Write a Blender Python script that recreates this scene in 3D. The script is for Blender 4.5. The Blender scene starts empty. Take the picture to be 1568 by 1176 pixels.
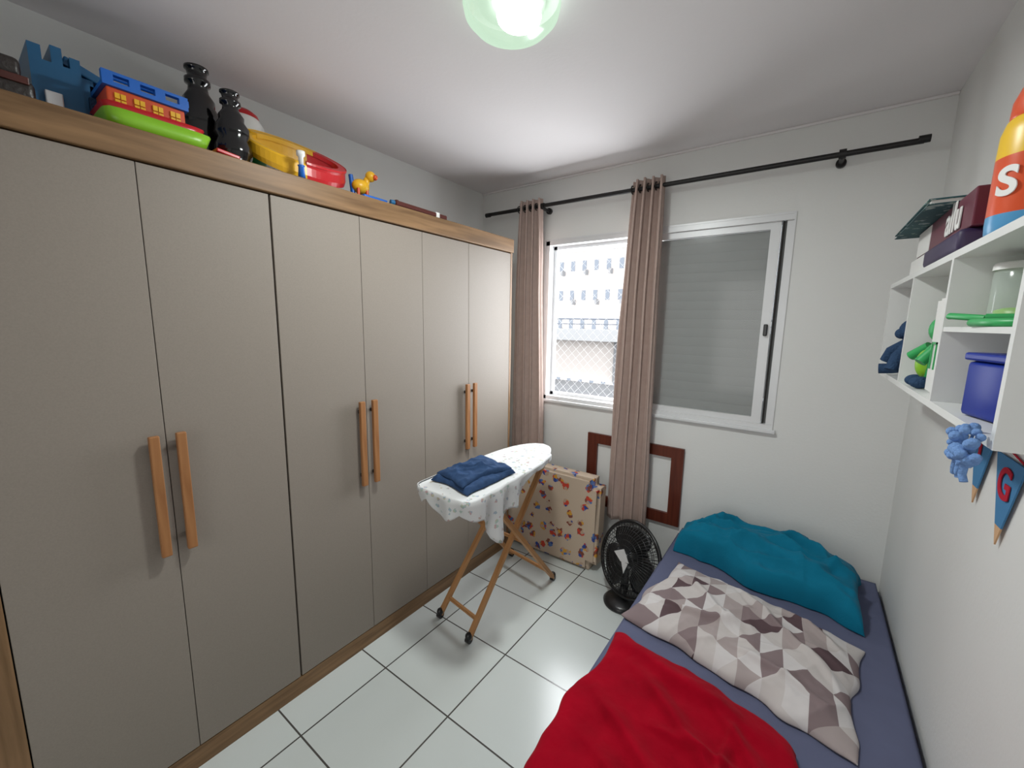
import bpy, bmesh, math, random
from mathutils import Vector, Matrix, noise
random.seed(4)
scene=bpy.context.scene
COL=bpy.context.collection

# ------------------------------------------------------------------ materials
def new_mat(name):
    m=bpy.data.materials.new(name); m.use_nodes=True
    return m, m.node_tree.nodes, m.node_tree.links, m.node_tree.nodes['Principled BSDF']
def mat(name,col,rough=.5,metal=0,bump=0,bscale=60,var=0,vscale=8,coat=0,sheen=0,alpha=1,spec=.5):
    m,N,L,b=new_mat(name)
    b.inputs['Roughness'].default_value=rough
    b.inputs['Metallic'].default_value=metal
    b.inputs['Coat Weight'].default_value=coat
    b.inputs['Sheen Weight'].default_value=sheen
    b.inputs['Alpha'].default_value=alpha
    b.inputs['Specular IOR Level'].default_value=spec
    tc=N.new('ShaderNodeTexCoord')
    n=N.new('ShaderNodeTexNoise'); n.inputs['Scale'].default_value=vscale; n.inputs['Detail'].default_value=4
    L.new(tc.outputs['Object'],n.inputs['Vector'])
    r=N.new('ShaderNodeValToRGB')
    v=max(var,.01)
    r.color_ramp.elements[0].position=.3; r.color_ramp.elements[1].position=.7
    r.color_ramp.elements[0].color=(*[c*(1-v) for c in col],1)
    r.color_ramp.elements[1].color=(*[min(1,c*(1+v)) for c in col],1)
    L.new(n.outputs['Fac'],r.inputs['Fac']); L.new(r.outputs['Color'],b.inputs['Base Color'])
    if bump:
        n2=N.new('ShaderNodeTexNoise'); n2.inputs['Scale'].default_value=bscale; n2.inputs['Detail'].default_value=3
        L.new(tc.outputs['Object'],n2.inputs['Vector'])
        bp=N.new('ShaderNodeBump'); bp.inputs['Strength'].default_value=bump; bp.inputs['Distance'].default_value=.01
        L.new(n2.outputs['Fac'],bp.inputs['Height']); L.new(bp.outputs['Normal'],b.inputs['Normal'])
    return m
def wood(name,c1,c2,axis='Y',rough=.45,scale=3):
    m,N,L,b=new_mat(name)
    tc=N.new('ShaderNodeTexCoord'); mp=N.new('ShaderNodeMapping')
    s={'X':(1.0,14,14),'Y':(14,1.0,14),'Z':(14,14,1.0)}[axis]
    mp.inputs['Scale'].default_value=s
    L.new(tc.outputs['Object'],mp.inputs['Vector'])
    n=N.new('ShaderNodeTexNoise'); n.inputs['Scale'].default_value=scale; n.inputs['Detail'].default_value=6; n.inputs['Distortion'].default_value=.6
    L.new(mp.outputs['Vector'],n.inputs['Vector'])
    r=N.new('ShaderNodeValToRGB'); r.color_ramp.elements[0].position=.32; r.color_ramp.elements[1].position=.68
    r.color_ramp.elements[0].color=(*c1,1); r.color_ramp.elements[1].color=(*c2,1)
    L.new(n.outputs['Fac'],r.inputs['Fac']); L.new(r.outputs['Color'],b.inputs['Base Color'])
    b.inputs['Roughness'].default_value=rough; b.inputs['Specular IOR Level'].default_value=.3
    return m

M_wall=mat('wall_paint',(.71,.715,.70),.7,bump=.06,bscale=90,var=.012,vscale=2)
M_ceil=mat('ceiling_paint',(.75,.725,.73),.85,bump=.04,bscale=60,var=.012,vscale=2)
M_door=mat('greige_laminate',(.245,.212,.180),.55,bump=.02,bscale=400,var=.04,vscale=220,spec=.35)
M_gap=mat('dark_gap',(.02,.017,.015),.8)
M_wood=wood('oak_trim',(.135,.075,.034),(.25,.145,.070),'Y')
M_woodz=wood('oak_side',(.15,.085,.038),(.26,.150,.075),'Z')
M_handle=wood('handle_wood',(.25,.105,.038),(.37,.175,.070),'Z')
M_leg=wood('pine_leg',(.38,.18,.065),(.53,.28,.12),'Z')
M_frame=wood('mahogany',(.075,.016,.009),(.13,.030,.016),'Z',.35)
M_alu=mat('white_aluminium',(.66,.67,.68),.35,.1)
M_shut=mat('grey_shutter',(.27,.285,.28),.5,spec=.3)
M_black=mat('black_plastic',(.010,.010,.011),.3)
M_blackmetal=mat('black_metal',(.010,.009,.009),.45,.2)
M_curt=mat('curtain_fabric',(.43,.325,.285),.85,bump=.1,bscale=500,var=.05,vscale=30,sheen=.1,spec=.1)
M_sheet=mat('blue_grey_sheet',(.110,.120,.195),.9,bump=.15,bscale=25,var=.05,vscale=4,spec=.1)
M_teal=mat('teal_fabric',(.002,.145,.245),.85,bump=.1,bscale=120,var=.08,vscale=6,sheen=.05,spec=.15)
M_red=mat('red_fleece',(.290,.002,.012),.95,bump=.12,bscale=90,var=.16,vscale=9,sheen=.03,spec=.03)
M_jean=mat('denim',(.028,.058,.130),.9,bump=.2,bscale=300,var=.2,vscale=30,spec=.1)
M_white=mat('white_melamine',(.74,.75,.735),.35)
M_blue=mat('toy_blue',(.01,.12,.50),.35); M_blue2=mat('toy_sky_blue',(.010,.115,.26),.4)
M_redp=mat('toy_red',(.52,.012,.018),.3); M_org=mat('toy_orange',(.62,.075,.015),.35)
M_yel=mat('toy_yellow',(.80,.44,.015),.35); M_lime=mat('toy_lime',(.24,.52,.025),.35)
M_grn=mat('toy_green',(.03,.36,.10),.4); M_leather=mat('dark_leather',(.022,.016,.014),.35,bump=.2,bscale=80)
M_whitep=mat('white_plastic',(.78,.78,.76),.35)
M_brown=mat('dark_red_brown',(.08,.018,.013),.35)
M_glossblack=mat('gloss_black_glass',(.004,.004,.005),.12,coat=.4)
M_silver=mat('fan_silver',(.75,.76,.77),.3,.4)
M_crochet=mat('crochet_blue',(.17,.30,.58),.95,bump=.6,bscale=120,spec=.1)
M_plushb=mat('plush_blue_grey',(.035,.07,.14),.95,bump=.6,bscale=150,spec=.1)
M_royal=mat('royal_blue',(.002,.022,.26),.4,spec=.25)
M_maroon=mat('maroon_box',(.115,.012,.032),.4); M_purple=mat('purple_case',(.028,.015,.06),.5)
M_flagblue=mat('felt_blue',(.07,.21,.40),.9,spec=.1); M_flagred=mat('felt_red',(.42,.02,.04),.9,spec=.1)
M_tan=mat('felt_tan',(.60,.38,.22),.9,spec=.1)
M_clear=mat('clear_plastic',(.75,.85,.80),.12,alpha=.25)

def floor_mat():
    m,N,L,b=new_mat('white_ceramic_tile')
    tc=N.new('ShaderNodeTexCoord'); mp=N.new('ShaderNodeMapping'); mp.inputs['Location'].default_value=(1.03+3.95,-1.03+3.9,0)
    L.new(tc.outputs['Object'],mp.inputs['Vector'])
    br=N.new('ShaderNodeTexBrick'); br.offset=0; br.inputs['Scale'].default_value=1
    br.inputs['Brick Width'].default_value=.395; br.inputs['Row Height'].default_value=.39
    br.inputs['Mortar Size'].default_value=.0034; br.inputs['Mortar Smooth'].default_value=.1
    br.inputs['Color1'].default_value=(.60,.64,.625,1); br.inputs['Color2'].default_value=(.58,.62,.605,1)
    br.inputs['Mortar'].default_value=(.07,.065,.06,1)
    L.new(mp.outputs['Vector'],br.inputs['Vector']); L.new(br.outputs['Color'],b.inputs['Base Color'])
    b.inputs['Roughness'].default_value=.2
    bp=N.new('ShaderNodeBump'); bp.invert=True; bp.inputs['Strength'].default_value=.3; bp.inputs['Distance'].default_value=.003
    L.new(br.outputs['Fac'],bp.inputs['Height']); L.new(bp.outputs['Normal'],b.inputs['Normal'])
    return m
M_floor=floor_mat()

def tri_mat():
    m,N,L,b=new_mat('triangle_print')
    uv=N.new('ShaderNodeUVMap'); mp=N.new('ShaderNodeMapping'); mp.inputs['Scale'].default_value=(9.5,6,1); mp.inputs['Rotation'].default_value=(0,0,.25)
    L.new(uv.outputs['UV'],mp.inputs['Vector'])
    sp=N.new('ShaderNodeSeparateXYZ'); L.new(mp.outputs['Vector'],sp.inputs[0])
    ma=N.new('ShaderNodeMath'); ma.operation='MULTIPLY_ADD'; L.new(sp.outputs['Y'],ma.inputs[0]); ma.inputs[1].default_value=.5; L.new(sp.outputs['X'],ma.inputs[2])
    def mt(op,a,bb=None,v=None):
        n=N.new('ShaderNodeMath'); n.operation=op; L.new(a,n.inputs[0])
        if bb is not None: L.new(bb,n.inputs[1])
        if v is not None: n.inputs[1].default_value=v
        return n.outputs[0]
    fx=mt('FLOOR',ma.outputs[0]); fy=mt('FLOOR',sp.outputs['Y'])
    rx=mt('FRACT',ma.outputs[0]); ry=mt('FRACT',sp.outputs['Y'])
    t=mt('GREATER_THAN',rx,ry)
    cb=N.new('ShaderNodeCombineXYZ'); L.new(fx,cb.inputs[0]); L.new(fy,cb.inputs[1]); L.new(t,cb.inputs[2])
    wn=N.new('ShaderNodeTexWhiteNoise'); L.new(cb.outputs[0],wn.inputs['Vector'])
    r=N.new('ShaderNodeValToRGB'); cr=r.color_ramp; cr.interpolation='CONSTANT'
    cr.elements[0].position=0; cr.elements[0].color=(.50,.465,.455,1)
    cr.elements[1].position=.30; cr.elements[1].color=(.35,.30,.295,1)
    for p,c in ((.50,(.215,.165,.17,1)),(.64,(.56,.535,.535,1)),(.86,(.10,.065,.072,1))):
        e=cr.elements.new(p); e.color=c
    L.new(wn.outputs['Value'],r.inputs['Fac']); L.new(r.outputs['Color'],b.inputs['Base Color'])
    b.inputs['Roughness'].default_value=.9; b.inputs['Specular IOR Level'].default_value=.1
    return m
M_tri=tri_mat()

def print_mat(name,base,cols,scale,thr,dist=.6,cscale=2.6):
    m,N,L,b=new_mat(name)
    tc=N.new('ShaderNodeTexCoord')
    v=N.new('ShaderNodeTexVoronoi'); v.inputs['Scale'].default_value=scale; v.inputs['Randomness'].default_value=.8
    nz=N.new('ShaderNodeTexNoise'); nz.inputs['Scale'].default_value=scale*2.6; nz.inputs['Detail'].default_value=2
    L.new(tc.outputs['Object'],nz.inputs['Vector']); L.new(tc.outputs['Object'],v.inputs['Vector'])
    ad=N.new('ShaderNodeMath'); ad.operation='MULTIPLY_ADD'; L.new(nz.outputs['Fac'],ad.inputs[0]); ad.inputs[1].default_value=dist; L.new(v.outputs['Distance'],ad.inputs[2])
    lt=N.new('ShaderNodeMath'); lt.operation='LESS_THAN'; L.new(ad.outputs[0],lt.inputs[0]); lt.inputs[1].default_value=thr
    v3=N.new('ShaderNodeTexVoronoi'); v3.inputs['Scale'].default_value=scale*cscale
    L.new(tc.outputs['Object'],v3.inputs['Vector']); s3=N.new('ShaderNodeSeparateXYZ'); L.new(v3.outputs['Color'],s3.inputs[0])
    r=N.new('ShaderNodeValToRGB'); r.color_ramp.interpolation='CONSTANT'
    k=len(cols)
    r.color_ramp.elements[0].color=(*cols[0],1); r.color_ramp.elements[1].color=(*cols[1],1); r.color_ramp.elements[1].position=1/k
    for i,c in enumerate(cols[2:]):
        e=r.color_ramp.elements.new((2+i)/k); e.color=(*c,1)
    L.new(s3.outputs['X'],r.inputs['Fac'])
    mx=N.new('ShaderNodeMix'); mx.data_type='RGBA'; L.new(lt.outputs[0],mx.inputs['Factor'])
    mx.inputs['A'].default_value=(*base,1); L.new(r.outputs['Color'],mx.inputs['B'])
    L.new(mx.outputs['Result'],b.inputs['Base Color']); b.inputs['Roughness'].default_value=.7; b.inputs['Specular IOR Level'].default_value=.25
    return m
M_crib=print_mat('animal_print_vinyl',(.49,.39,.30),[(.03,.06,.26),(.48,.05,.03),(.55,.28,.04),(.42,.30,.22),(.20,.06,.04),(.08,.15,.36)],12.5,.66,.66,3.4)
M_ibc=print_mat('ironing_cloth_print',(.60,.61,.61),[(.33,.39,.46),(.46,.33,.33),(.46,.44,.33),(.36,.46,.41)],34,.62,.62)

# ------------------------------------------------------------------ geometry helpers
def empty(name,loc=(0,0,0)):
    e=bpy.data.objects.new(name,None); COL.objects.link(e); e.location=loc; e.empty_display_size=.1
    return e
def par(o,p):
    if p is not None:
        o.parent=p; o.matrix_parent_inverse=Matrix.Translation(-Vector(p.location))
def mesh_obj(name,verts,faces,m,parent=None,smooth=False,loc=None):
    me=bpy.data.meshes.new(name); me.from_pydata(verts,[],faces); me.update()
    o=bpy.data.objects.new(name,me); COL.objects.link(o)
    if m: me.materials.append(m)
    if smooth:
        for p in me.polygons: p.use_smooth=True
    if loc: o.location=loc
    par(o,parent); return o
def from_bm(name,bm,m,parent=None,smooth=False):
    me=bpy.data.meshes.new(name); bm.normal_update(); bm.to_mesh(me); bm.free()
    o=bpy.data.objects.new(name,me); COL.objects.link(o)
    if m: me.materials.append(m)
    if smooth:
        for p in me.polygons: p.use_smooth=True
    par(o,parent); return o
def box(name,x0,x1,y0,y1,z0,z1,m,parent=None,bev=0,seg=2,rot=None):
    bm=bmesh.new(); bmesh.ops.create_cube(bm,size=1)
    c=Vector(((x0+x1)/2,(y0+y1)/2,(z0+z1)/2))
    for v in bm.verts: v.co=Vector((v.co.x*(x1-x0),v.co.y*(y1-y0),v.co.z*(z1-z0)))
    if bev: bmesh.ops.bevel(bm,geom=bm.edges[:],offset=bev,segments=seg,affect='EDGES',profile=.5)
    R=Matrix.Identity(4)
    if rot: R=Matrix.Rotation(rot[2],4,'Z')@Matrix.Rotation(rot[1],4,'Y')@Matrix.Rotation(rot[0],4,'X')
    bmesh.ops.transform(bm,matrix=R,verts=bm.verts)
    o=from_bm(name,bm,m,None,bev>0.004)
    o.location=c; par(o,parent)
    return o
def boxes(name,lst,m,parent=None):
    bm=bmesh.new()
    for (x0,x1,y0,y1,z0,z1) in lst:
        r=bmesh.ops.create_cube(bm,size=1)
        for v in r['verts']: v.co=Vector(((x0+x1)/2+v.co.x*(x1-x0),(y0+y1)/2+v.co.y*(y1-y0),(z0+z1)/2+v.co.z*(z1-z0)))
    return from_bm(name,bm,m,parent)
def tube(name,pts,r,m,parent=None,cyc=False,res=6):
    c=bpy.data.curves.new(name,'CURVE'); c.dimensions='3D'; c.bevel_depth=r; c.bevel_resolution=res; c.use_fill_caps=True
    s=c.splines.new('POLY'); s.points.add(len(pts)-1)
    for i,p in enumerate(pts): s.points[i].co=(*p,1)
    s.use_cyclic_u=cyc
    c.materials.append(m)
    o=bpy.data.objects.new(name,c); COL.objects.link(o); par(o,parent); return o
def lathe(name,prof,loc,m,parent=None,seg=32,rot=None,mats=None):
    vs=[];fs=[]
    for r,z in prof:
        for k in range(seg):
            a=2*math.pi*k/seg; vs.append((max(r,1e-4)*math.cos(a),max(r,1e-4)*math.sin(a),z))
    for i in range(len(prof)-1):
        for k in range(seg):
            fs.append((i*seg+k,i*seg+(k+1)%seg,(i+1)*seg+(k+1)%seg,(i+1)*seg+k))
    o=mesh_obj(name,vs,fs,m,None,True); o.location=loc
    if rot: o.rotation_euler=rot
    if mats:
        for mm in mats[0]: o.data.materials.append(mm)
        for pi,p in enumerate(o.data.polygons): p.material_index=mats[1](pi//seg,(pi%seg)/seg)
    par(o,parent); return o
def ball(name,loc,r,m,parent=None,sc=(1,1,1),seg=20,rot=None):
    bm=bmesh.new(); bmesh.ops.create_uvsphere(bm,u_segments=seg,v_segments=seg//2+2,radius=r)
    for v in bm.verts: v.co=Vector((v.co.x*sc[0],v.co.y*sc[1],v.co.z*sc[2]))
    o=from_bm(name,bm,m,None,True); o.location=loc
    if rot: o.rotation_euler=rot
    par(o,parent); return o
def beam(name,a,b,w,h,m,parent=None,bev=.003):
    a=Vector(a);b=Vector(b);d=b-a
    bm=bmesh.new(); bmesh.ops.create_cube(bm,size=1)
    for v in bm.verts: v.co=Vector((v.co.x*w,v.co.y*h,v.co.z*d.length))
    if bev: bmesh.ops.bevel(bm,geom=bm.edges[:],offset=bev,segments=2,affect='EDGES')
    o=from_bm(name,bm,m); o.rotation_mode='QUATERNION'; o.rotation_quaternion=d.to_track_quat('Z','Y'); o.location=(a+b)/2
    par(o,parent); return o
def fb(x,y,z=0,o=3):
    s=0;a=1
    for i in range(o):
        s+=a*noise.noise(Vector((x,y,z+7*i))); x*=2.03;y*=2.03;a*=.5
    return s
def ridge(x,y,z=0):
    return (1-min(1,abs(noise.noise(Vector((x,y,z))))*2.6))**2
def text(name,s,size,loc,rot,m,parent=None,ext=.001):
    c=bpy.data.curves.new(name,'FONT'); c.body=s; c.size=size; c.extrude=ext; c.align_x='CENTER'; c.align_y='CENTER'; c.offset=.002
    c.materials.append(m); o=bpy.data.objects.new(name,c); COL.objects.link(o); o.location=loc; o.rotation_euler=rot; par(o,parent); return o

def soft_slab(name,corners,z0,T,m,nx=70,ny=60,p=6,q=.5,wr=.02,ws=(5,9),seed=0,wob=.015,pinch=0,parent=None,extra=None,rotw=.5,micro=.004,folds=()):
    A,B,C_,D=[Vector((c[0],c[1])) for c in corners]
    vs=[];uvs=[]
    ca,sa=math.cos(rotw),math.sin(rotw)
    for j in range(ny+1):
        for i in range(nx+1):
            u=2*i/nx-1; v=2*j/ny-1
            uu=u*(1-pinch*(1-v*v)); vv=v*(1-pinch*(1-u*u))
            s=(uu+1)/2;t=(vv+1)/2
            P=(A*(1-s)+B*s)*(1-t)+(D*(1-s)+C_*s)*t
            ed=max(abs(u),abs(v))**3
            P=P+Vector((fb(P.x*5,P.y*5,seed,2),fb(P.x*5,P.y*5,seed+20,2)))*wob*ed
            e=max(0,(1-abs(u)**p))*max(0,(1-abs(v)**p))
            X=P.x*ca+P.y*sa; Y=-P.x*sa+P.y*ca
            h=T*e**q + min(1,e*3)*(wr*ridge(X*ws[0],Y*ws[1],seed+3)+wr*.6*ridge(X*ws[1]*.8+3,Y*ws[0]*1.3,seed+11)+micro*fb(P.x*16,P.y*16,seed))
            for (ax,ay,bx,by,wd_,ht) in folds:
                d=Vector((bx-ax,by-ay)); L_=d.length; d/=L_
                r=Vector((P.x-ax,P.y-ay)); t_=r.dot(d); n_=r.x*-d.y+r.y*d.x+.03*noise.noise(Vector((t_*5,ax*9,by*7)))
                along=min(1,max(0,t_/(L_*.3)))*min(1,max(0,(L_-t_)/(L_*.3)))
                h+=min(1,e*3)*ht*along*math.exp(-(n_/(wd_*(1.0 if n_>0 else .45)))**2)
            if extra: h+=extra(u,v,P)*min(1,e*4)
            vs.append((P.x,P.y,z0+.004+max(0,h))); uvs.append(((u+1)/2,(v+1)/2))
    n=len(vs); W=nx+1
    for k in range(n): vs.append((vs[k][0],vs[k][1],z0+.0005)); uvs.append(uvs[k])
    fs=[]
    for j in range(ny):
        for i in range(nx):
            a=j*W+i; fs.append((a,a+1,a+1+W,a+W)); fs.append((n+a,n+a+W,n+a+1+W,n+a+1))
    for i in range(nx):
        fs.append((i,n+i,n+i+1,i+1)); a=ny*W+i; fs.append((a,a+1,n+a+1,n+a))
    for j in range(ny):
        a=j*W; fs.append((a,a+W,n+a+W,n+a)); a=j*W+nx; fs.append((a,n+a,n+a+W,a+W))
    o=mesh_obj(name,vs,fs,m,parent,True)
    ul=o.data.uv_layers.new(name='UVMap')
    for lp in o.data.loops: ul.data[lp.index].uv=uvs[lp.vertex_index]
    return o

# ------------------------------------------------------------------ room
XL,XR,YN,YB,ZC=-2.1,.396,-.95,2.52,2.53
box('floor',XL-.1,XR+.1,YN-2.2,YB+.15,-.1,0,M_floor)
fl=bpy.data.objects['floor']
for v in fl.data.vertices: v.co+=fl.location
fl.location=(0,0,0)
box('ceiling',XL-.1,XR+.1,YN-2.2,YB+.15,ZC,ZC+.1,M_ceil)
box('wall_left',XL-.1,XL,YN-2.2,YB+.15,0,ZC,M_wall)
box('wall_right',XR,XR+.1,YN-2.2,YB+.15,0,ZC,M_wall)
wx0,wx1,wz0,wz1=-1.53,-.115,1.035,2.13
boxes('wall_back',[(XL,wx0,YB,YB+.15,0,ZC),(wx1,XR,YB,YB+.15,0,ZC),(wx0,wx1,YB,YB+.15,0,wz0),(wx0,wx1,YB,YB+.15,wz1,ZC)],M_wall)
boxes('wall_front',[(XL,-1.15,YN-.1,YN,0,ZC),(.05,XR,YN-.1,YN,0,ZC),(-1.15,.05,YN-.1,YN,2.15,ZC)],M_wall)
box('hall_sky_blocker',XL-.1,XR+.1,YN-2.3,YN-2.2,0,ZC,M_wall)  # unseen wall added to keep sky light from flooding in by the doorway
box('trim_1',XL,XR,YB-.012,YB,ZC-.012,ZC,M_ceil,bev=.003)

# window
win=empty('window_1',((wx0+wx1)/2,YB+.05,wz0))
f=.028
boxes('outer_frame',[(wx0,wx0+f,YB-.004,YB+.10,wz0,wz1),(wx1-f,wx1,YB+.01,YB+.10,wz0,wz1),(wx0,wx1,YB-.004,YB+.10,wz1-f,wz1),(wx0,wx1,YB-.004,YB+.10,wz0,wz0+f)],M_alu,win)
boxes('casing',[(wx0-.010,wx0,YB-.006,YB,wz0,wz1+.010),(wx1,wx1+.008,YB-.006,YB,wz0,wz1+.010),(wx0,wx1,YB-.006,YB,wz1,wz1+.010)],M_alu,win)
box('sill',wx0-.02,wx1+.02,YB-.025,YB+.02,wz0-.014,wz0+.004,M_alu,win,bev=.003)
xm=-.80
boxes('left_sash',[(wx0+f,wx0+f+.022,YB+.06,YB+.085,wz0+f,wz1-f),(xm-.02,xm+.02,YB+.06,YB+.085,wz0+f,wz1-f),(wx0+f,xm,YB+.06,YB+.085,wz1-f-.022,wz1-f),(wx0+f,xm,YB+.06,YB+.085,wz0+f,wz0+f+.022)],M_alu,win)
sx1=wx1-.052
boxes('right_sash',[(sx1-.045,sx1,YB+.012,YB+.04,wz0+f,wz1-f),(xm-.045,xm,YB+.012,YB+.04,wz0+f,wz1-f),(xm,sx1-.045,YB+.012,YB+.04,wz1-f-.035,wz1-f),(xm,sx1-.045,YB+.012,YB+.04,wz0+f,wz0+f+.03)],M_alu,win)
box('rail_gap',sx1,wx1-f,YB+.045,YB+.06,wz0+f,wz1-f,M_shut,win)
box('rail',sx1+.006,sx1+.012,YB+.02,YB+.045,wz0+f,wz1-f,M_gap,win)
vs=[];fs=[];z=wz0+f+.03;zt=wz1-f-.035;pitch=.052
x0,x1=xm,sx1-.045
prof=[]
while z<zt-.001:
    zz=min(z+pitch,zt)
    for k in range(7):
        t=k/6; prof.append((YB+.034-.0008*math.sin(math.pi*t),z+(zz-z)*t*.97))
    prof.append((YB+.0345,z+(zz-z)*.98)); z+=pitch
for (y,zz) in prof: vs+= [(x0,y,zz),(x1,y,zz)]
for i in range(len(prof)-1): fs.append((2*i,2*i+1,2*i+3,2*i+2))
mesh_obj('shutter_slats',vs,fs,M_shut,win)
box('latch',sx1-.03,sx1-.012,YB-.008,YB+.014,1.53,1.59,M_black,win,bev=.004)
gm,N,L,b=new_mat('window_glass'); tr=N.new('ShaderNodeBsdfTransparent'); gl=N.new('ShaderNodeBsdfGlossy'); gl.inputs['Roughness'].default_value=.12
mx=N.new('ShaderNodeMixShader'); mx.inputs[0].default_value=.03; L.new(tr.outputs[0],mx.inputs[1]); L.new(gl.outputs[0],mx.inputs[2]); L.new(mx.outputs[0],N['Material Output'].inputs[0])
mesh_obj('right_glass',[(x0,YB+.02,wz0+f+.03),(x1,YB+.02,wz0+f+.03),(x1,YB+.02,zt),(x0,YB+.02,zt)],[(0,1,2,3)],gm,win)
c=bpy.data.curves.new('safety_net','CURVE'); c.dimensions='3D'; c.bevel_depth=.0008; c.bevel_resolution=0
nx0,nx1,nz0,nz1=wx0+.03,xm,wz0+.03,wz1-.03; W_=nx1-nx0;H_=nz1-nz0;sp=.062
def addl(p,q_):
    s=c.splines.new('POLY'); s.points.add(1); s.points[0].co=(*p,1); s.points[1].co=(*q_,1)
k=-H_
while k<W_:
    a0=max(0,k);a1=min(W_,k+H_)
    if a1>a0:
        addl((nx0+a0,YB+.12,nz0+(a0-k)),(nx0+a1,YB+.12,nz0+(a1-k)))
        addl((nx0+a0,YB+.12,nz1-(a0-k)),(nx0+a1,YB+.12,nz1-(a1-k)))
    k+=sp
c.materials.append(mat('nylon_net',(.45,.45,.45),.6)); o=bpy.data.objects.new('safety_net',c); COL.objects.link(o); par(o,win)

# curtain rod
rod=empty('curtain_rod',(-.83,2.42,2.34))
tube('pole',[(-1.97,2.42,2.342),(.30,2.42,2.335)],.012,M_blackmetal,rod)
for i,x in enumerate((-1.97,.30)):
    tube('finial_%d'%(i+1),[(x-.018,2.42,2.34),(x+.018,2.42,2.34)],.015,M_blackmetal,rod)
for i,x in enumerate((-1.51,.04)):
    tube('bracket_arm_%d'%(i+1),[(x,2.42,2.325),(x,2.51,2.325)],.010,M_blackmetal,rod)
    tube('bracket_plate_%d'%(i+1),[(x,2.500,2.325),(x,2.519,2.325)],.020,M_blackmetal,rod)
    tube('bracket_ring_%d'%(i+1),[(x-.013,2.42,2.337),(x+.013,2.42,2.337)],.02,M_blackmetal,rod)

def curtain(xt0,xt1,xb0,xb1,zt,zb,folds,seed):
    e=empty('curtain',((xt0+xt1)/2,2.42,zb))
    nx,nz=folds*20,60; vs=[];fs=[]
    for j in range(nz+1):
        t=j/nz; z=zt+(zb-zt)*t
        a=xt0+(xb0-xt0)*t**.8; bb=xt1+(xb1-xt1)*t**.8
        for i in range(nx+1):
            s=i/nx
            ph=2*math.pi*folds*s + .5*fb(s*2,t*1.5,seed)*t*2
            tt=max(0,(t-.3)/.7)
            amp=.040*(1-.25*tt)+.008*noise.noise(Vector((s*3,t*2,seed)))
            x=a+(bb-a)*s + .012*math.sin(2*ph)+.008*noise.noise(Vector((s*5,t*3,seed+5)))*t
            y=2.425+.043*tt+amp*math.sin(ph)
            vs.append((x,min(y,2.497),z))
    W=nx+1
    for j in range(nz):
        for i in range(nx): a=j*W+i; fs.append((a,a+1,a+1+W,a+W))
    o=mesh_obj('drape',vs,fs,M_curt,e,True)
    md=o.modifiers.new('s','SOLIDIFY'); md.thickness=.003
    for i in range(folds*2):
        x=xt0+(xt1-xt0)*(i/(folds*2))
        bpy.ops.mesh.primitive_torus_add(major_radius=.021,minor_radius=.0035,major_segments=24,minor_segments=6,location=(x,2.42,2.34),rotation=(0,math.radians(90),0))
        g=bpy.context.object; g.name='grommet_%d'%(i+1); g.data.materials.append(M_blackmetal); par(g,e)
    return e
curtain(-1.695,-1.51,-1.76,-1.47,2.385,.33,4,1)
curtain(-.905,-.725,-.985,-.715,2.385,.31,4,9)

wf=empty('wooden_wall_frame',(-.84,2.51,.36))
boxes('frame_boards',[(-1.15,-1.08,2.500,2.519,.36,.85),(-.60,-.53,2.500,2.519,.36,.85),(-1.08,-.60,2.500,2.519,.785,.85),(-1.08,-.60,2.500,2.519,.36,.43)],M_frame,wf)

# ------------------------------------------------------------------ wardrobe
wd=empty('wardrobe',(-1.85,1.1,0))
y0,y1=-.05,2.215
boxes('carcass_sides',[(-2.095,-1.6,y0,.018,0,2.1),(-2.095,-1.6,y1-.018,y1,0,2.1),(-2.095,-2.08,y0,y1,0,2.1)],M_woodz,wd)
box('cornice',-2.095,-1.588,y0,y1,2.018,2.10,M_wood,wd,bev=.003)
box('plinth',-2.09,-1.602,y0+.02,y1-.018,0,.078,M_wood,wd)
box('inner_body',-2.08,-1.622,y0+.02,y1-.018,.078,2.018,M_gap,wd)
seams=[.02,.38,.74,1.10,1.45,1.795,2.197]
for i in range(6):
    box('door_panel_%d'%(i+1),-1.622,-1.601,seams[i]+(.003 if i==2 else .001),seams[i+1]-(.004 if i==1 else .001),.082,2.013,M_door,wd,bev=.0015)
for i,y in enumerate((.345,.412,1.063,1.128,1.762,1.826)):
    o=box('handle_%d'%(i+1),-1.585,-1.568,y-.013,y+.013,.83,1.22,M_handle,wd,bev=.003)
    boxes('handle_posts_%d'%(i+1),[(-1.602,-1.583,y-.006,y+.006,.87,.885),(-1.602,-1.583,y-.006,y+.006,1.165,1.18)],M_gap,wd)

# ------------------------------------------------------------------ things on wardrobe (top z=2.10)
ZT=2.101
e=empty('leather_case',(-1.8,.12,ZT))
box('case_body',-2.0,-1.66,.0,.215,ZT,ZT+.06,M_leather,e,bev=.012,seg=3)
box('case_lid',-1.99,-1.66,-.01,.195,ZT+.062,ZT+.108,M_leather,e,bev=.012,seg=3)
box('case_flap',-1.98,-1.70,-.02,.16,ZT+.110,ZT+.145,M_brown,e,bev=.010,seg=3)
box('case_strip',-1.663,-1.655,.01,.205,ZT+.048,ZT+.066,M_brown,e,bev=.002)
tube('case_handle',[(-1.655,.06,ZT+.07),(-1.635,.065,ZT+.05),(-1.635,.145,ZT+.05),(-1.655,.15,ZT+.07)],.007,M_black,e)
e=empty('toy_building_blocks',(-1.84,.3,ZT))
boxes('block_keep',[(-1.94,-1.78,.225,.325,ZT,ZT+.17),(-1.94,-1.78,.225,.250,ZT+.17,ZT+.205),(-1.94,-1.78,.268,.290,ZT+.17,ZT+.215),(-1.94,-1.78,.304,.325,ZT+.17,ZT+.20)],M_blue2,e)
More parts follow.
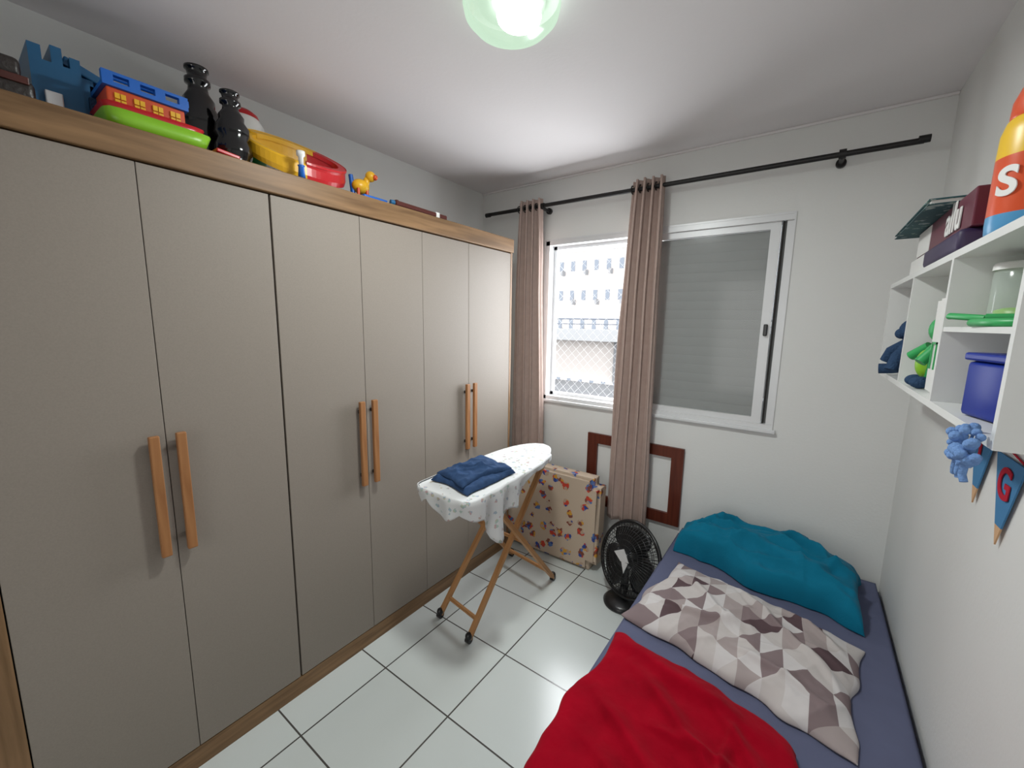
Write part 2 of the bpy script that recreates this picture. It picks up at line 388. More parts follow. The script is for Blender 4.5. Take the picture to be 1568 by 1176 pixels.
boxes('block_wing',[(-1.93,-1.79,.326,.425,ZT,ZT+.135),(-1.93,-1.79,.326,.350,ZT+.135,ZT+.16),(-1.93,-1.79,.40,.425,ZT+.135,ZT+.155)],M_blue2,e)
box('block_white_part',-1.779,-1.765,.245,.28,ZT+.03,ZT+.09,M_silver,e,bev=.003)
box('block_dark_panel',-1.79,-1.775,.335,.40,ZT+.02,ZT+.11,M_plushb,e,bev=.003)
box('block_slope',-1.90,-1.80,.29,.41,ZT+.165,ZT+.190,M_blue2,e,bev=.004,rot=(-.35,0,0))
e=empty('toy_castle',(-1.78,.5,ZT))
def tray(name,cx,cy,hx,hy,z0,z1,m,par_):
    bm=bmesh.new(); ring=[]
    for (s,z) in ((.86,z0),(1,z1),(.97,z1),(.84,z0+.006)):
        r=[]
        for k in range(48):
            a=2*math.pi*k/48; ca,sa=math.cos(a),math.sin(a); n=8
            rr=(abs(ca)**n+abs(sa)**n)**(-1/n)
            r.append(bm.verts.new((cx+hx*s*rr*ca,cy+hy*s*rr*sa,z)))
        ring.append(r)
    for q in range(3):
        for k in range(48): bm.faces.new((ring[q][k],ring[q][(k+1)%48],ring[q+1][(k+1)%48],ring[q+1][k]))
    bm.faces.new(ring[3]); bm.faces.new(ring[0][::-1])
    return from_bm(name,bm,m,par_,True)
tray('lime_tray',-1.715,.460,.105,.128,ZT,ZT+.048,M_lime,e)
tray('red_tray',-1.725,.455,.098,.122,ZT+.04,ZT+.068,M_redp,e)
cx0,cx1,cy0,cy1=-1.80,-1.66,.350,.530
box('wall_block',cx0,cx1,cy0,cy1,ZT+.055,ZT+.115,M_org,e,bev=.004)
for i in range(4):
    y=cy0+.028+.042*i
    boxes('window_%d'%(i+1),[(cx1-.001,cx1+.005,y-.012,y-.001,ZT+.073,ZT+.084),(cx1-.001,cx1+.005,y+.001,y+.012,ZT+.073,ZT+.084),(cx1-.001,cx1+.005,y-.012,y-.001,ZT+.087,ZT+.101),(cx1-.001,cx1+.005,y+.001,y+.012,ZT+.087,ZT+.101)],M_yel,e)
boxes('blue_battlement',[(cx0-.008,cx1+.008,cy0-.008,cy1+.008,ZT+.115,ZT+.127)]+[(cx1-.01,cx1+.008,cy0-.008+.058*k,cy0+.016+.058*k,ZT+.127,ZT+.145) for k in range(4)]+[(cx0-.008,cx0+.01,cy0-.008+.058*k,cy0+.016+.058*k,ZT+.127,ZT+.145) for k in range(4)]+[(cx1-.01,cx1+.008,cy0-.008,cy1+.008,ZT+.145,ZT+.153)],M_blue,e)
tube('blue_handle',[(-1.73,.36,ZT+.127),(-1.73,.375,ZT+.168),(-1.73,.49,ZT+.168),(-1.73,.51,ZT+.127)],.009,M_blue,e)
box('red_ramp',-1.70,-1.61,.592,.66,ZT+.006,ZT+.018,M_redp,e,bev=.003,rot=(-.1,0,0))
def bottle(x,y,h,r):
    k=h
    prof=[(0,0),(r*.85,0),(r,.03*k),(r*.84,.12*k),(r*.98,.2*k),(r*1.0,.30*k),(r*.80,.40*k),(r*.92,.47*k),(r*.90,.56*k),(r*.66,.64*k),(r*.68,.70*k),(r*.46,.77*k),(r*.40,.83*k),(r*.55,.85*k),(r*.55,.89*k),(r*.40,.91*k),(r*.44,.97*k),(r*.52,.98*k),(r*.52,k),(0,k)]
    return lathe('glass_bottle',prof,(x,y,ZT),M_glossblack)
bottle(-1.86,.640,.350,.070)
bottle(-1.745,.695,.262,.058)
e=empty('toy_drum',(-1.98,.82,ZT))
D_=(-1.985,.825,ZT); kz=1.30; kr=1.08
lathe('drum_body',[(r*kr,z*kz) for r,z in [(0,0),(.07,0),(.076,.02),(.076,.145),(.07,.16)]],D_,M_grn,e)
lathe('drum_middle',[(r*kr,z*kz) for r,z in [(.073,.155),(.078,.165),(.076,.20),(.062,.22)]],D_,M_whitep,e)
lathe('drum_top',[(r*kr,z*kz) for r,z in [(.063,.218),(.058,.232),(.04,.243),(0,.248)]],D_,M_redp,e)
e=empty('toy_ring_track',(-1.755,.93,ZT))
RX,RY=-1.762,.940
def tz(x): return max(0,.62*(-1.632-x))
def arc_band(name,a0,a1,m,ri=.150,ro=.172,z0=0,z1=.060,n=30):
    vs=[];fs=[]
    for k in range(n+1):
        a=a0+(a1-a0)*k/n; c_,s_=math.cos(a),math.sin(a)
        for (r,z) in ((ri,z0),(ro-.006,z0),(ro,z0+.02),(ro,z1-.006),(ro-.004,z1),(ri,z1)):
            x=RX+r*c_*.70; vs.append((x,RY+r*s_*1.12,ZT+.002+z+tz(x)))
    for k in range(n):
        for q in range(6): fs.append((k*6+q,(k+1)*6+q,(k+1)*6+(q+1)%6,k*6+(q+1)%6))
    fs.append(tuple(range(6))); fs.append(tuple(n*6+q for q in range(5,-1,-1)))
    return mesh_obj(name,vs,fs,m,e,False)
arc_band('yellow_arc',math.radians(150),math.radians(350),M_yel)
arc_band('red_arc',math.radians(-10),math.radians(150),M_redp)
arc_band('red_rim',math.radians(-10),math.radians(140),M_redp,.146,.178,.050,.068)
arc_band('yellow_rim',math.radians(140),math.radians(230),M_yel,.146,.178,.050,.068)
M_ochre=mat('toy_ochre',(.50,.22,.03),.4)
vs=[(RX,RY,ZT+.008+tz(RX))]+[(RX+.152*math.cos(2*math.pi*k/40)*.70,RY+.152*math.sin(2*math.pi*k/40)*1.12,ZT+.008+tz(RX+.152*math.cos(2*math.pi*k/40)*.70)) for k in range(40)]
mesh_obj('ring_floor',vs,[(0,1+k,1+(k+1)%40) for k in range(40)],M_ochre,e).modifiers.new('s','SOLIDIFY').thickness=.004
e=empty('toy_hammer',(-1.605,.86,ZT))
lathe('hammer_handle',[(0,0),(.013,0),(.010,.04),(.013,.045),(0,.046)],(-1.607,.865,ZT),M_blue,e)
lathe('hammer_neck',[(0,.0),(.008,.0),(.009,.03),(.015,.035),(.015,.05),(0,.051)],(-1.607,.865,ZT+.045),M_whitep,e)
e=empty('toy_animal_figure',(-1.74,1.21,ZT))
FX,FY=-1.75,1.205
box('blue_base',FX-.05,FX+.12,FY-.055,FY+.07,ZT,ZT+.022,M_blue,e,bev=.006)
ball('body',(FX+.03,FY-.01,ZT+.075),.032,M_yel,e,(1,1.3,1)); ball('head',(FX+.05,FY+.03,ZT+.125),.023,M_yel,e); ball('neck',(FX+.04,FY+.015,ZT+.10),.014,M_yel,e,(1,1,1.6))
ball('snout',(FX+.07,FY+.04,ZT+.12),.012,M_org,e)
for i,(dx,dy) in enumerate(((.02,.02),(-.02,.02),(.02,-.025),(-.02,-.025))): tube('leg_%d'%(i+1),[(FX+.03+dx,FY-.01+dy,ZT+.02),(FX+.03+dx,FY-.01+dy,ZT+.06)],.007,M_org,e)
tube('blue_post',[(FX+.02,FY-.04,ZT+.02),(FX+.01,FY-.045,ZT+.12)],.010,M_blue,e)
e=empty('toy_sword',(-1.61,1.45,ZT))
beam('blade',(-1.612,1.31,ZT+.014),(-1.615,1.63,ZT+.012),.024,.022,M_brown,e)
beam('guard',(-1.65,1.305,ZT+.014),(-1.598,1.305,ZT+.014),.018,.026,M_brown,e)
tube('grip',[(-1.615,1.30,ZT+.014),(-1.62,1.28,ZT+.014)],.012,M_blue2,e)
box('tip_label',-1.628,-1.602,1.55,1.575,ZT,ZT+.027,M_whitep,e,bev=.002)

# ------------------------------------------------------------------ ceiling lamp
LX,LY=-.815,1.105
e=empty('ceiling_lamp',(LX,LY,ZC))
lathe('lamp_base',[(0,0),(.10,0),(.10,-.018),(0,-.018)],(LX,LY,ZC-.001),M_whitep,e)
dm,N,L,b=new_mat('lit_frosted_glass'); em=N.new('ShaderNodeEmission'); em.inputs['Color'].default_value=(.66,.90,.68,1); em.inputs['Strength'].default_value=1.0
tr=N.new('ShaderNodeBsdfTransparent'); mx=N.new('ShaderNodeMixShader'); mx.inputs[0].default_value=.78
L.new(tr.outputs[0],mx.inputs[1]); L.new(em.outputs[0],mx.inputs[2])
gl=N.new('ShaderNodeBsdfGlossy'); gl.inputs['Roughness'].default_value=.15; m2=N.new('ShaderNodeMixShader'); m2.inputs[0].default_value=.08; L.new(mx.outputs[0],m2.inputs[1]); L.new(gl.outputs[0],m2.inputs[2]); L.new(m2.outputs[0],N['Material Output'].inputs[0])
lathe('glass_dome',[(.140,-.004),(.146,-.020),(.140,-.045),(.116,-.070),(.08,-.086),(.04,-.094),(0,-.096)],(LX,LY,ZC),dm,e,48)
bm_,N,L,b=new_mat('bulb_glow'); b.inputs['Base Color'].default_value=(1,1,1,1); b.inputs['Emission Color'].default_value=(.85,1,.9,1); b.inputs['Emission Strength'].default_value=32
ball('bulb',(LX+.02,LY+.01,ZC-.052),.048,bm_,e,(1.4,1.4,.62))
def light(name,typ,loc,energy,col=(1,1,1),size=.1,rot=None,sy=None,parent=None):
    l=bpy.data.lights.new(name,typ); l.energy=energy; l.color=col
    if typ=='AREA':
        l.size=size
        if sy: l.shape='RECTANGLE'; l.size_y=sy
    elif typ=='POINT': l.shadow_soft_size=size
    o=bpy.data.objects.new(name,l); COL.objects.link(o); o.location=loc
    if rot: o.rotation_euler=rot
    par(o,parent); return o
l=light('lamp_light','AREA',(LX,LY,ZC-.10),19,(.96,1,.975),.22,parent=e); l.data.shape='DISK'

# ------------------------------------------------------------------ bed
bed=empty('bed',(-.06,1.4,0))
box('bed_base',-.50,.375,.35,2.45,.04,.17,M_leather,bed,bev=.01)
for i,(x,y) in enumerate(((-.45,.4),(.33,.4),(-.45,2.4),(.33,2.4))): box('bed_foot_%d'%(i+1),x-.025,x+.025,y-.025,y+.025,0,.045,M_black,bed,bev=.004)
bm=bmesh.new(); bmesh.ops.create_cube(bm,size=1)
for v in bm.verts: v.co=Vector((v.co.x*.905,v.co.y*2.14,v.co.z*.21))
bmesh.ops.bevel(bm,geom=bm.edges[:],offset=.03,segments=4,affect='EDGES')
o=from_bm('mattress',bm,M_sheet,None,True); o.location=(-.065,1.42,.272); par(o,bed)
soft_slab('bed_sheet',[(-.50,.40),(.375,.40),(.375,2.47),(-.50,2.47)],.3765,.001,M_sheet,110,160,p=20,wr=.003,ws=(3,7),seed=31,wob=0,micro=.001,parent=bed)
ZB=.388
soft_slab('teal_blanket',[(-.50,2.145),(.29,2.00),(.325,2.40),(-.41,2.475)],ZB,.140,M_teal,130,100,p=5,q=.36,wr=.026,ws=(3.5,9),seed=2,wob=.05,rotw=-.15,micro=.007,
  extra=lambda u,v,P:.026*math.sin(v*3+1)*(1-abs(u))+.014*noise.noise(Vector((u*3,v*5,0))),folds=[(-.42,2.24,.2,2.14,.035,.030),(-.3,2.38,.28,2.27,.035,.026),(-.45,2.18,-.2,2.42,.03,.02),(.1,2.08,.28,2.3,.03,.025)])
soft_slab('patterned_pillow',[(-.52,1.52),(.225,1.34),(.285,1.88),(-.43,2.06)],ZB,.060,M_tri,150,120,p=3,q=.55,wr=.010,ws=(3,8),seed=5,wob=.03,pinch=.04,rotw=.6,
  folds=[(-.45,1.64,.0,1.62,.022,.022),(-.2,1.95,.22,1.52,.025,.024),(-.38,1.9,-.05,1.55,.022,.020),(.0,1.9,.25,1.75,.022,.018),(-.15,1.55,.2,1.45,.02,.016)])
soft_slab('red_blanket',[(-.50,.55),(.120,.55),(.095,1.285),(-.50,1.41)],ZB,.045,M_red,150,180,p=14,q=.5,wr=.003,ws=(2.5,4),seed=12,wob=.04,rotw=.9,micro=.003,
  extra=lambda u,v,P:.010*fb(P.x*4,P.y*3,5,2),folds=[(-.48,1.34,.06,1.19,.05,.026),(-.40,1.27,.0,.95,.035,.026),(-.15,1.27,.08,1.0,.03,.022),(-.48,1.12,-.1,.85,.035,.022),(-.3,1.05,.08,1.08,.022,.016),(-.46,.95,.05,.72,.035,.020),(-.05,1.25,-.12,.8,.02,.014)])

# ------------------------------------------------------------------ crib mattress leaning on the wall
e=empty('crib_mattress',(-1.33,2.36,0))
bm=bmesh.new(); bmesh.ops.create_cube(bm,size=1)
for v in bm.verts: v.co=Vector((v.co.x*.74,v.co.y*.12,v.co.z*.61))
ve=[ed for ed in bm.edges if abs(ed.verts[0].co.y-ed.verts[1].co.y)>.05]
bmesh.ops.bevel(bm,geom=ve,offset=.05,segments=8,affect='EDGES')
bmesh.ops.bevel(bm,geom=[ed for ed in bm.edges if abs(ed.verts[0].co.y-ed.verts[1].co.y)<.001 and len(ed.link_faces)==2 and ed.calc_face_angle()>1.2],offset=.020,segments=5,affect='EDGES')
o=from_bm('mattress_pad',bm,M_crib,None,False)
for p in o.data.polygons: p.use_smooth=p.area<.02
o.location=(-1.325,2.338,.3065); o.rotation_euler=(math.radians(-2),0,0); par(o,e)

# ------------------------------------------------------------------ ironing board
ib=empty('ironing_board',(-1.22,1.6,0))
ZI=.85
def ibx(t): return -1.205-.040*t
def ihw(t):
    if t<.04: return .13+.03*math.sqrt(max(0,1-((.04-t)/.04)**2))
    if t<.55: return .16
    s=(t-.55)/.45
    return .16*math.sqrt(max(0,1-s**2.6))*(1-.12*s)
n=48; Lp=[];Rp=[]
for k in range(n+1):
    t=k/n; y=1.175+.905*t; Lp.append((ibx(t)-ihw(t),y)); Rp.append((ibx(t)+ihw(t),y))
outline=Rp+Lp[::-1][1:]
bm=bmesh.new()
top=[bm.verts.new((x,y,ZI)) for x,y in outline]; bot=[bm.verts.new((x,y,ZI-.028)) for x,y in outline]
bm.faces.new(top); bm.faces.new(bot[::-1])
for k in range(len(top)): bm.faces.new((top[k],bot[k],bot[(k+1)%len(top)],top[(k+1)%len(top)]))
bmesh.ops.recalc_face_normals(bm,faces=bm.faces)
from_bm('board_top',bm,M_ibc,ib)
path=[Rp[k] for k in range(40,-1,-1)]+[(Rp[0][0]-i*(Rp[0][0]-Lp[0][0])/14,Rp[0][1]) for i in range(1,14)]+[Lp[k] for k in range(0,20)]
vs=[];fs=[];nr=14;tot=len(path)
def drop(x,y,k):
    if k<41: return .03+ .22*math.exp(-((y-1.36)/.09)**2)+.10*math.exp(-((y-1.52)/.06)**2)+.05*math.exp(-((y-1.2)/.05)**2)
    if k<54: return .035+.07*abs(math.sin((x+1.06)*14))
    return .03
for k,(x,y) in enumerate(path):
    a=path[max(0,k-1)];b2=path[min(tot-1,k+1)]
    tx,ty=b2[0]-a[0],b2[1]-a[1]; l=math.hypot(tx,ty) or 1; nxx,nyy=-ty/l,tx/l
    if (x-ibx(.4))*nxx+(y-1.6)*nyy<0: nxx,nyy=-nxx,-nyy
    dr=drop(x,y,k)
    for j in range(nr+1):
        s=j/nr; off=.004+.006*math.sin(min(1,s*4)*math.pi/2)+dr*.22*s*math.sin(k*.9)*.5
        vs.append((x+nxx*off,y+nyy*off,ZI+.004-dr*s))
for k in range(tot-1):
    for j in range(nr): a=k*(nr+1)+j; fs.append((a,a+1,a+nr+2,a+nr+1))
o=mesh_obj('cloth_skirt',vs,fs,M_ibc,ib,True); o.modifiers.new('s','SOLIDIFY').thickness=.002
def legframe(tag,fl_,fr_,tl,tr_):
    beam(tag+'_leg_1',fl_,tl,.028,.022,M_leg,ib); beam(tag+'_leg_2',fr_,tr_,.028,.022,M_leg,ib)
    for i,s in enumerate((.10,.93)):
        beam(tag+'_rung_%d'%(i+1),Vector(fl_).lerp(Vector(tl),s),Vector(fr_).lerp(Vector(tr_),s),.020,.016,M_leg,ib)
    for i,p in enumerate((fl_,fr_)):
        tube(tag+'_caster_%d'%(i+1),[(p[0]-.012,p[1],.018),(p[0]+.012,p[1],.018)],.018,M_black,ib)
        ball(tag+'_cap_%d'%(i+1),(p[0],p[1],.035),.018,M_black,ib,(1,1,1.2))
legframe('inner',(-1.46,1.41,.02),(-1.22,1.37,.02),(-1.30,1.90,.82),(-1.13,1.90,.82))
legframe('outer',(-1.50,2.12,.02),(-1.14,2.06,.02),(-1.36,1.33,.82),(-1.08,1.33,.82))
beam('pivot_bar',(-1.42,1.70,.43),(-1.10,1.69,.43),.016,.016,M_leg,ib)
jn=empty('folded_jeans',(-1.22,1.4,ZI))
soft_slab('jeans_lower',[(-1.345,1.25),(-1.10,1.23),(-1.085,1.55),(-1.34,1.60)],ZI+.006,.024,M_jean,60,60,p=8,wr=.006,ws=(7,14),seed=44,wob=.03,parent=jn,micro=.002)
soft_slab('jeans_upper',[(-1.335,1.27),(-1.12,1.24),(-1.10,1.53),(-1.33,1.57)],ZI+.031,.020,M_jean,60,60,p=7,wr=.007,ws=(7,14),seed=48,wob=.035,rotw=1,parent=jn,micro=.002,folds=[(-1.33,1.35,-1.1,1.45,.015,.014),(-1.25,1.27,-1.15,1.5,.012,.012)])

# ------------------------------------------------------------------ fan
fan=empty('floor_fan',(-.71,2.14,0))
lathe('base',[(0,0),(.105,0),(.108,.012),(.09,.03),(.04,.042),(.022,.05),(.02,.10),(0,.10)],(-.715,2.12,.0),M_black,fan)
box('yoke',-.735,-.695,2.13,2.155,.06,.20,M_black,fan,bev=.006)
hd=empty('fan_head',(-.70,2.15,.262)); 
hd.parent=fan; hd.matrix_parent_inverse=Matrix.Translation(-Vector(fan.location))
def hpar(o): o.parent=hd
R=.205
def torus(name,R_,r_,z,m):
    bpy.ops.mesh.primitive_torus_add(major_radius=R_,minor_radius=r_,major_segments=56,minor_segments=6,location=(0,0,z))
    o=bpy.context.object; o.name=name; o.data.materials.append(m)
    for p in o.data.polygons: p.use_smooth=True
    hpar(o)
torus('rim',R,.011,0,M_black)
for i,(rr,zz) in enumerate(((.185,.026),(.16,.038),(.13,.047),(.10,.053),(.07,.056),(.045,.058))): torus('guard_ring_%d'%(i+1),rr,.0018,zz,M_black)
for i,(rr,zz) in enumerate(((.17,-.03),(.12,-.045),(.08,-.05))): torus('back_ring_%d'%(i+1),rr,.0022,zz,M_black)
c=bpy.data.curves.new('guard_wires','CURVE'); c.dimensions='3D'; c.bevel_depth=.0016; c.bevel_resolution=1
for k in range(60):
    a=2*math.pi*k/60
    for sg in (1,-1):
        pts=[(R,0),(.185,.026),(.13,.047),(.09,.054),(.03,.058)]
        s=c.splines.new('POLY'); s.points.add(4)
        for q,(rr,zz) in enumerate(pts):
            aa=a+(.25*(R-rr)/R if sg>0 else 0); s.points[q].co=(rr*math.cos(aa),rr*math.sin(aa),sg*zz,1)
c.materials.append(M_black); o=bpy.data.objects.new('guard_wires',c); COL.objects.link(o); hpar(o)
o=lathe('hub_cap',[(0,.064),(.036,.064),(.042,.058),(.042,.05)],(0,0,0),M_black); hpar(o)
o=lathe('motor',[(0,-.12),(.045,-.12),(.058,-.10),(.06,-.05),(.045,-.02),(.03,.02),(0,.025)],(0,0,0),M_black); hpar(o)
for b_ in range(3):
    vs=[];fs=[];n1,n2=10,8
    for i in range(n1+1):
        r=.025+(.180-.025)*i/n1; wdt=.42+.52*math.sin(math.pi*min(1,(i/n1)*.75+.1))
        for j in range(n2+1):
            a=b_*2*math.pi/3+1.7+(j/n2-.5)*2*wdt; vs.append((r*math.cos(a),r*math.sin(a),.020*(j/n2-.5)*2))
    for i in range(n1):
        for j in range(n2): a=i*(n2+1)+j; fs.append((a,a+1,a+n2+2,a+n2+1))
    o=mesh_obj('blade_%d'%(b_+1),vs,fs,M_black,None,True); hpar(o); o.modifiers.new('s','SOLIDIFY').thickness=.002
o=mesh_obj('badge',[(-.06,.015,.067),(.0,.055,.067),(.055,.0,.067),(.0,-.015,.067)],[(0,1,2,3)],M_silver); o.modifiers.new('s','SOLIDIFY').thickness=.003; hpar(o)
o=mesh_obj('badge_wing',[(.005,-.012,.067),(.05,-.005,.067),(.04,-.065,.067)],[(0,1,2)],M_silver); o.modifiers.new('s','SOLIDIFY').thickness=.003; hpar(o)
dirv=Vector((-.42,-.95,.34)).normalized()
hd.rotation_mode='QUATERNION'; hd.rotation_quaternion=dirv.to_track_quat('Z','Y')

# ------------------------------------------------------------------ wall shelf (right wall)
sh=empty('wall_shelf',(.32,1.5,1.41))
sx0,sx1_=.231,.394; ya,yb=.87,2.11; za,zb=1.408,1.742; th=.015
boxes('shelf_panels',[(sx0,sx1_,ya,yb,za,za+th),(sx0,sx1_,ya,yb,zb-th,zb),(sx0,sx1_,ya,ya+th,za+th,zb-th),(sx0,sx1_,yb-th,yb,za+th,zb-th),
 (sx0,sx1_,1.27-th/2,1.27+th/2,za+th,zb-th),(sx0,sx1_,1.68-th/2,1.68+th/2,za+th,zb-th),(sx0+.002,sx1_,ya+th,1.27-th/2,1.575,1.575+.010)],M_white,sh)
zs=za+th+.001
e=empty('plush_monkey',(.27,1.83,zs))
ball('body',(.285,1.84,zs+.065),.055,M_plushb,e,(.9,1,1.15)); ball('head',(.275,1.83,zs+.150),.040,M_plushb,e); ball('muzzle',(.243,1.825,zs+.14),.017,M_plushb,e)
tube('arm_1',[(.27,1.80,zs+.11),(.235,1.77,zs+.07),(.222,1.76,zs+.025)],.017,M_plushb,e); tube('leg_1',[(.27,1.86,zs+.03),(.235,1.87,zs+.022),(.205,1.875,zs+.019)],.017,M_plushb,e)
tube('arm_2',[(.27,1.88,zs+.11),(.235,1.90,zs+.08),(.225,1.91,zs+.045)],.017,M_plushb,e)
ball('ear_1',(.28,1.79,zs+.165),.014,M_plushb,e);ball('ear_2',(.28,1.87,zs+.165),.014,M_plushb,e)
e=empty('plush_dinosaur',(.30,1.5,zs))
ball('body',(.29,1.53,zs+.065),.048,M_grn,e,(.9,.9,1.35)); ball('head',(.285,1.51,zs+.155),.034,M_grn,e,(1,1,1.1)); ball('belly',(.262,1.525,zs+.065),.030,M_lime,e,(.8,.8,1.3)); ball('crest',(.29,1.51,zs+.195),.018,M_yel,e)
tube('arm_1',[(.27,1.49,zs+.11),(.24,1.48,zs+.07)],.013,M_grn,e); tube('arm_2',[(.27,1.57,zs+.11),(.24,1.60,zs+.08)],.013,M_grn,e); ball('foot_1',(.25,1.50,zs+.016),.016,M_plushb,e,(1.4,1,1)); ball('foot_2',(.25,1.56,zs+.016),.016,M_plushb,e,(1.4,1,1))
e=empty('paper_bag',(.33,1.41,zs))
bm=bmesh.new(); bmesh.ops.create_cube(bm,size=1)
for v in bm.verts: v.co=Vector((.315+v.co.x*.13,1.395+v.co.y*.10+(.01 if v.co.z>0 else 0),zs+.115+v.co.z*.23))
bmesh.ops.bevel(bm,geom=bm.edges[:],offset=.006,segments=2,affect='EDGES'); from_bm('bag_body',bm,M_whitep,e)
boxes('bag_handle',[(.246,.249,1.375,1.42,zs+.12,zs+.125),(.246,.249,1.375,1.379,zs+.06,zs+.125),(.246,.249,1.416,1.42,zs+.06,zs+.125)],M_grn,e)
e=empty('blue_container',(.30,1.05,zs))
box('container_body',.255,.36,1.00,1.12,zs,zs+.10,M_royal,e,bev=.008,rot=(0,0,.25))
box('container_lid',.251,.364,.997,1.124,zs+.101,zs+.115,M_royal,e,bev=.004,rot=(0,0,.25))
e=empty('plastic_hanger',(.28,1.08,1.59))
tube('hanger_loop',[(.26,1.10,1.593),(.232,1.07,1.592),(.235,.99,1.592),(.27,.94,1.592),(.33,.96,1.593),(.34,1.04,1.593),(.31,1.09,1.593)],.007,M_grn,e,True)
tube('hanger_bar',[(.238,1.03,1.60),(.32,.99,1.60)],.007,M_grn,e); tube('hanger_hook',[(.25,1.08,1.600),(.215,1.13,1.605),(.222,1.17,1.605)],.006,M_grn,e)
e=empty('clear_jar',(.32,1.17,1.586))
lathe('jar_wall',[(0,0),(.046,0),(.05,.01),(.05,.10),(.046,.105)],(.325,1.19,1.587),M_clear,e); lathe('jar_lid',[(0,.118),(.05,.118),(.052,.114),(.052,.105)],(.325,1.19,1.587),M_whitep,e)
lathe('jar_fill',[(0,.004),(.04,.004),(.042,.03),(.03,.035),(0,.03)],(.325,1.19,1.587),M_lime,e)
zt=zb+.001
e=empty('stacked_boxes',(.31,1.6,zt))
box('white_box',.245,.385,1.64,1.87,zt,zt+.05,M_whitep,e,bev=.003)
box('purple_case',.235,.38,1.29,1.62,zt,zt+.05,M_purple,e,bev=.012,seg=3)
box('maroon_box',.25,.385,1.28,1.82,zt+.051,zt+.130,M_maroon,e,bev=.003)
text('box_lettering','allu',.095,(.2475,1.42,zt+.092),(math.radians(90),0,math.radians(-90)),M_whitep,e)
box('white_edge',.2485,.2505,1.66,1.82,zt+.055,zt+.125,M_whitep,e)
M_book=print_mat('book_cover',(.03,.09,.10),[(.30,.36,.34),(.04,.12,.10),(.18,.26,.28)],30,.75,.7)
e=empty('picture_book',(.30,1.66,zt+.14))
box('book_pages',.205,.385,1.42,1.90,zt+.132,zt+.140,M_whitep,e); box('book_cover',.200,.388,1.415,1.905,zt+.140,zt+.143,M_book,e); box('book_back',.200,.388,1.415,1.905,zt+.1305,zt+.132,M_book,e)
e=empty('spray_bottle',(.29,1.12,zt))
bp_=(.292,1.120,zt)
M_lblue=mat('bottle_light_blue',(.08,.30,.55),.3); M_borg=mat('bottle_orange',(.66,.085,.025),.3); M_byel=mat('bottle_yellow',(.80,.50,.02),.35)
lathe('bottle_body',[(0,0),(.050,0),(.055,.006),(.056,.02),(.056,.035),(.056,.125),(.056,.130),(.055,.170),(.050,.190),(.046,.195)],bp_,M_lblue,e,40,mats=([M_borg,M_byel],lambda r,a:0 if r<4 else (1 if r<6 else 2)))
lathe('bottle_cap',[(.047,.194),(.048,.197),(.047,.222),(.040,.243),(.022,.255),(0,.258)],bp_,M_borg,e,40)
text('bottle_lettering','S',.065,(bp_[0]-.046,bp_[1]-.034,zt+.085),(math.radians(90),0,math.radians(-53)),M_whitep,e)
e=empty('crochet_octopus',(.21,.93,1.40))
random.seed(8)
for i in range(40):
    ball('knot_%d'%(i+1),(.214+random.uniform(-.012,.010),.905+random.uniform(-.042,.042),1.404+random.uniform(-.030,.026)),random.uniform(.006,.009),M_crochet,e,seg=8)
tube('string',[(.228,.94,1.43),(.222,.93,1.40)],.002,M_crochet,e)
for i in range(3): tube('tentacle_%d'%(i+1),[(.212,.89+.02*i,1.385),(.212,.895+.02*i,1.36),(.214,.89+.025*i,1.350)],.005,M_crochet,e)
e=empty('bunting_banner',(.392,1.4,1.2))
def flag(i,yc,zt_,letter):
    w,h=.080,.20; x=.390
    mesh_obj('flag_%d'%i,[(x,yc+w,zt_),(x,yc-w,zt_),(x,yc-w*.22,zt_-h*.78),(x,yc+w*.22,zt_-h*.78)],[(0,1,2,3)],M_flagblue,e).modifiers.new('s','SOLIDIFY').thickness=.003
    mesh_obj('flag_tip_%d'%i,[(x,yc-w*.22,zt_-h*.78),(x,yc,zt_-h),(x,yc+w*.22,zt_-h*.78)],[(0,1,2)],M_tan,e).modifiers.new('s','SOLIDIFY').thickness=.003
    text('letter_%d'%i,letter,.10,(.3845,yc,zt_-.06),(math.radians(90),0,math.radians(-90)),M_flagred,e)
flag(1,1.525,1.335,'I'); flag(2,1.345,1.30,'G'); flag(3,1.14,1.30,'O')
tube('string',[(.392,1.62,1.345),(.392,1.44,1.325),(.392,1.24,1.295),(.392,1.05,1.30)],.002,M_flagred,e)

# ------------------------------------------------------------------ outside
def facade(name,x0,x1,y,yd,z0,z1,base,nx,nz):
    e=empty(name,((x0+x1)/2,y,z0))
    box('facade_wall',x0,x1,y,y+yd,z0,z1,base,e)
    lst=[];ac=[];bl=[]
    for i in range(nx):
        for j in range(nz):
            cx=x0+(i+.5)*(x1-x0)/nx; cz=z0+(j+.5)*(z1-z0)/nz; w=(x1-x0)/nx*.17; h=(z1-z0)/nz*.17
            lst.append((cx-w,cx+w,y-.03,y+.02,cz-h,cz+h))
            if (i+j)%2: ac.append((cx+w*1.1,cx+w*2,y-.5,y,cz-h*1.9,cz-h*.9))
    for j in range(nz): bl.append((x0,x1,y-.06,y,z0+j*(z1-z0)/nz-.06,z0+j*(z1-z0)/nz+.06))
    boxes('facade_windows',lst,M_bwin,e); boxes('air_conditioners',ac,M_bac,e); boxes('floor_bands',bl,M_bw,e)
M_b1=mat('building_grey',(.33,.35,.39),.9,spec=.1); M_b2=mat('building_cream',(.38,.345,.32),.9,spec=.1)
M_bwin=mat('building_window',(.15,.165,.19),.5,spec=.1); M_bac=mat('building_ac',(.20,.20,.205),.7,spec=.1)
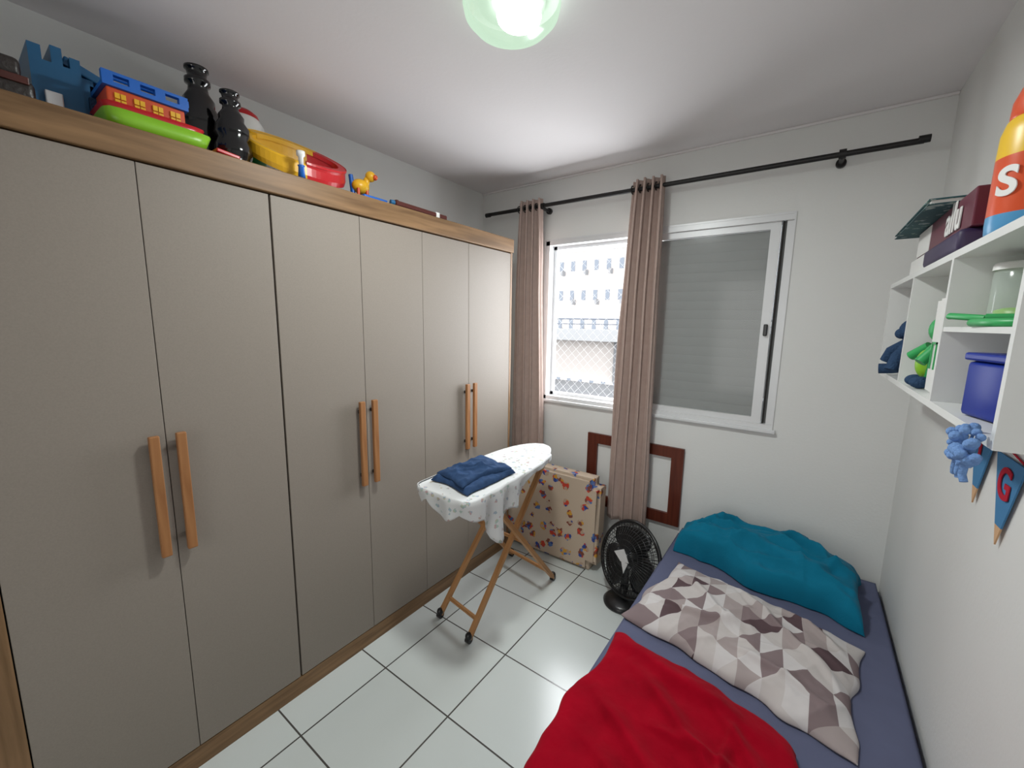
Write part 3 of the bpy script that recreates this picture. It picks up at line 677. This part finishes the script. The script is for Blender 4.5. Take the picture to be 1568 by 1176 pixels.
M_conc=mat('terrace_concrete',(.155,.155,.158),.9,var=.12,vscale=.6,spec=.1); M_bw=mat('parapet_white',(.33,.33,.33),.8,spec=.1)
facade('apartment_building',-34,-17.5,33,8,-8,30,M_b1,15,18)
facade('apartment_building',-17.0,-3,28,8,-8,30,M_b2,15,18)
box('terrace',-30,12,3.2,14.6,-.9,-.7,M_conc)
e=empty('parapet_structure',(-8,15,-.7))
box('parapet_panel',-22,6,15.2,15.5,-.7,.9,M_b2,e); box('parapet_beam',-22,6,14.8,15.5,.9,1.35,M_bw,e)
for k in range(7): box('column_%d'%(k+1),-22+k*4,-21.7+k*4,15.0,15.25,-.7,.95,M_conc,e)
tube('railing',[(-22,15.1,1.75),(6,15.1,1.75)],.03,M_bwin,e); tube('railing_mid',[(-22,15.1,1.55),(6,15.1,1.55)],.02,M_bwin,e)
e=empty('side_parapet',(-7.5,9,-.7))
beam('side_parapet_wall',(-7.2,5.0,-.35),(-9.0,14.5,-.35),.7,.2,M_bw,e,0)

# ------------------------------------------------------------------ lights / world
w=bpy.data.worlds.new('world'); scene.world=w; w.use_nodes=True
bg=w.node_tree.nodes['Background']; bg.inputs['Color'].default_value=(.92,.96,1,1); bg.inputs['Strength'].default_value=4.5
light('window_daylight','AREA',(-1.16,2.76,1.6),32,(.94,.97,1),.7,rot=(math.radians(-90),0,0),sy=1.05)
light('added_fill_light','AREA',(-.55,-1.8,1.5),18,(1,.98,.96),1.2,rot=(math.radians(90),0,0),sy=1.8)  # added fill lamp behind the camera, brightens the room through the doorway

# ------------------------------------------------------------------ camera
cam=bpy.data.cameras.new('camera'); co=bpy.data.objects.new('camera',cam); COL.objects.link(co)
up=Vector((69,4160,628)).normalized(); dp=Vector((456,84,-628)); dp=(dp-up*dp.dot(up)).normalized(); rt=dp.cross(up)
M=Matrix(((rt.x,rt.y,rt.z,0),(dp.x,dp.y,dp.z,0),(up.x,up.y,up.z,1.58),(0,0,0,1)))
co.matrix_world=M; cam.sensor_width=36; cam.lens=14.42; cam.clip_start=.02
scene.camera=co
scene.view_settings.view_transform='Standard'
scene.view_settings.look='None'
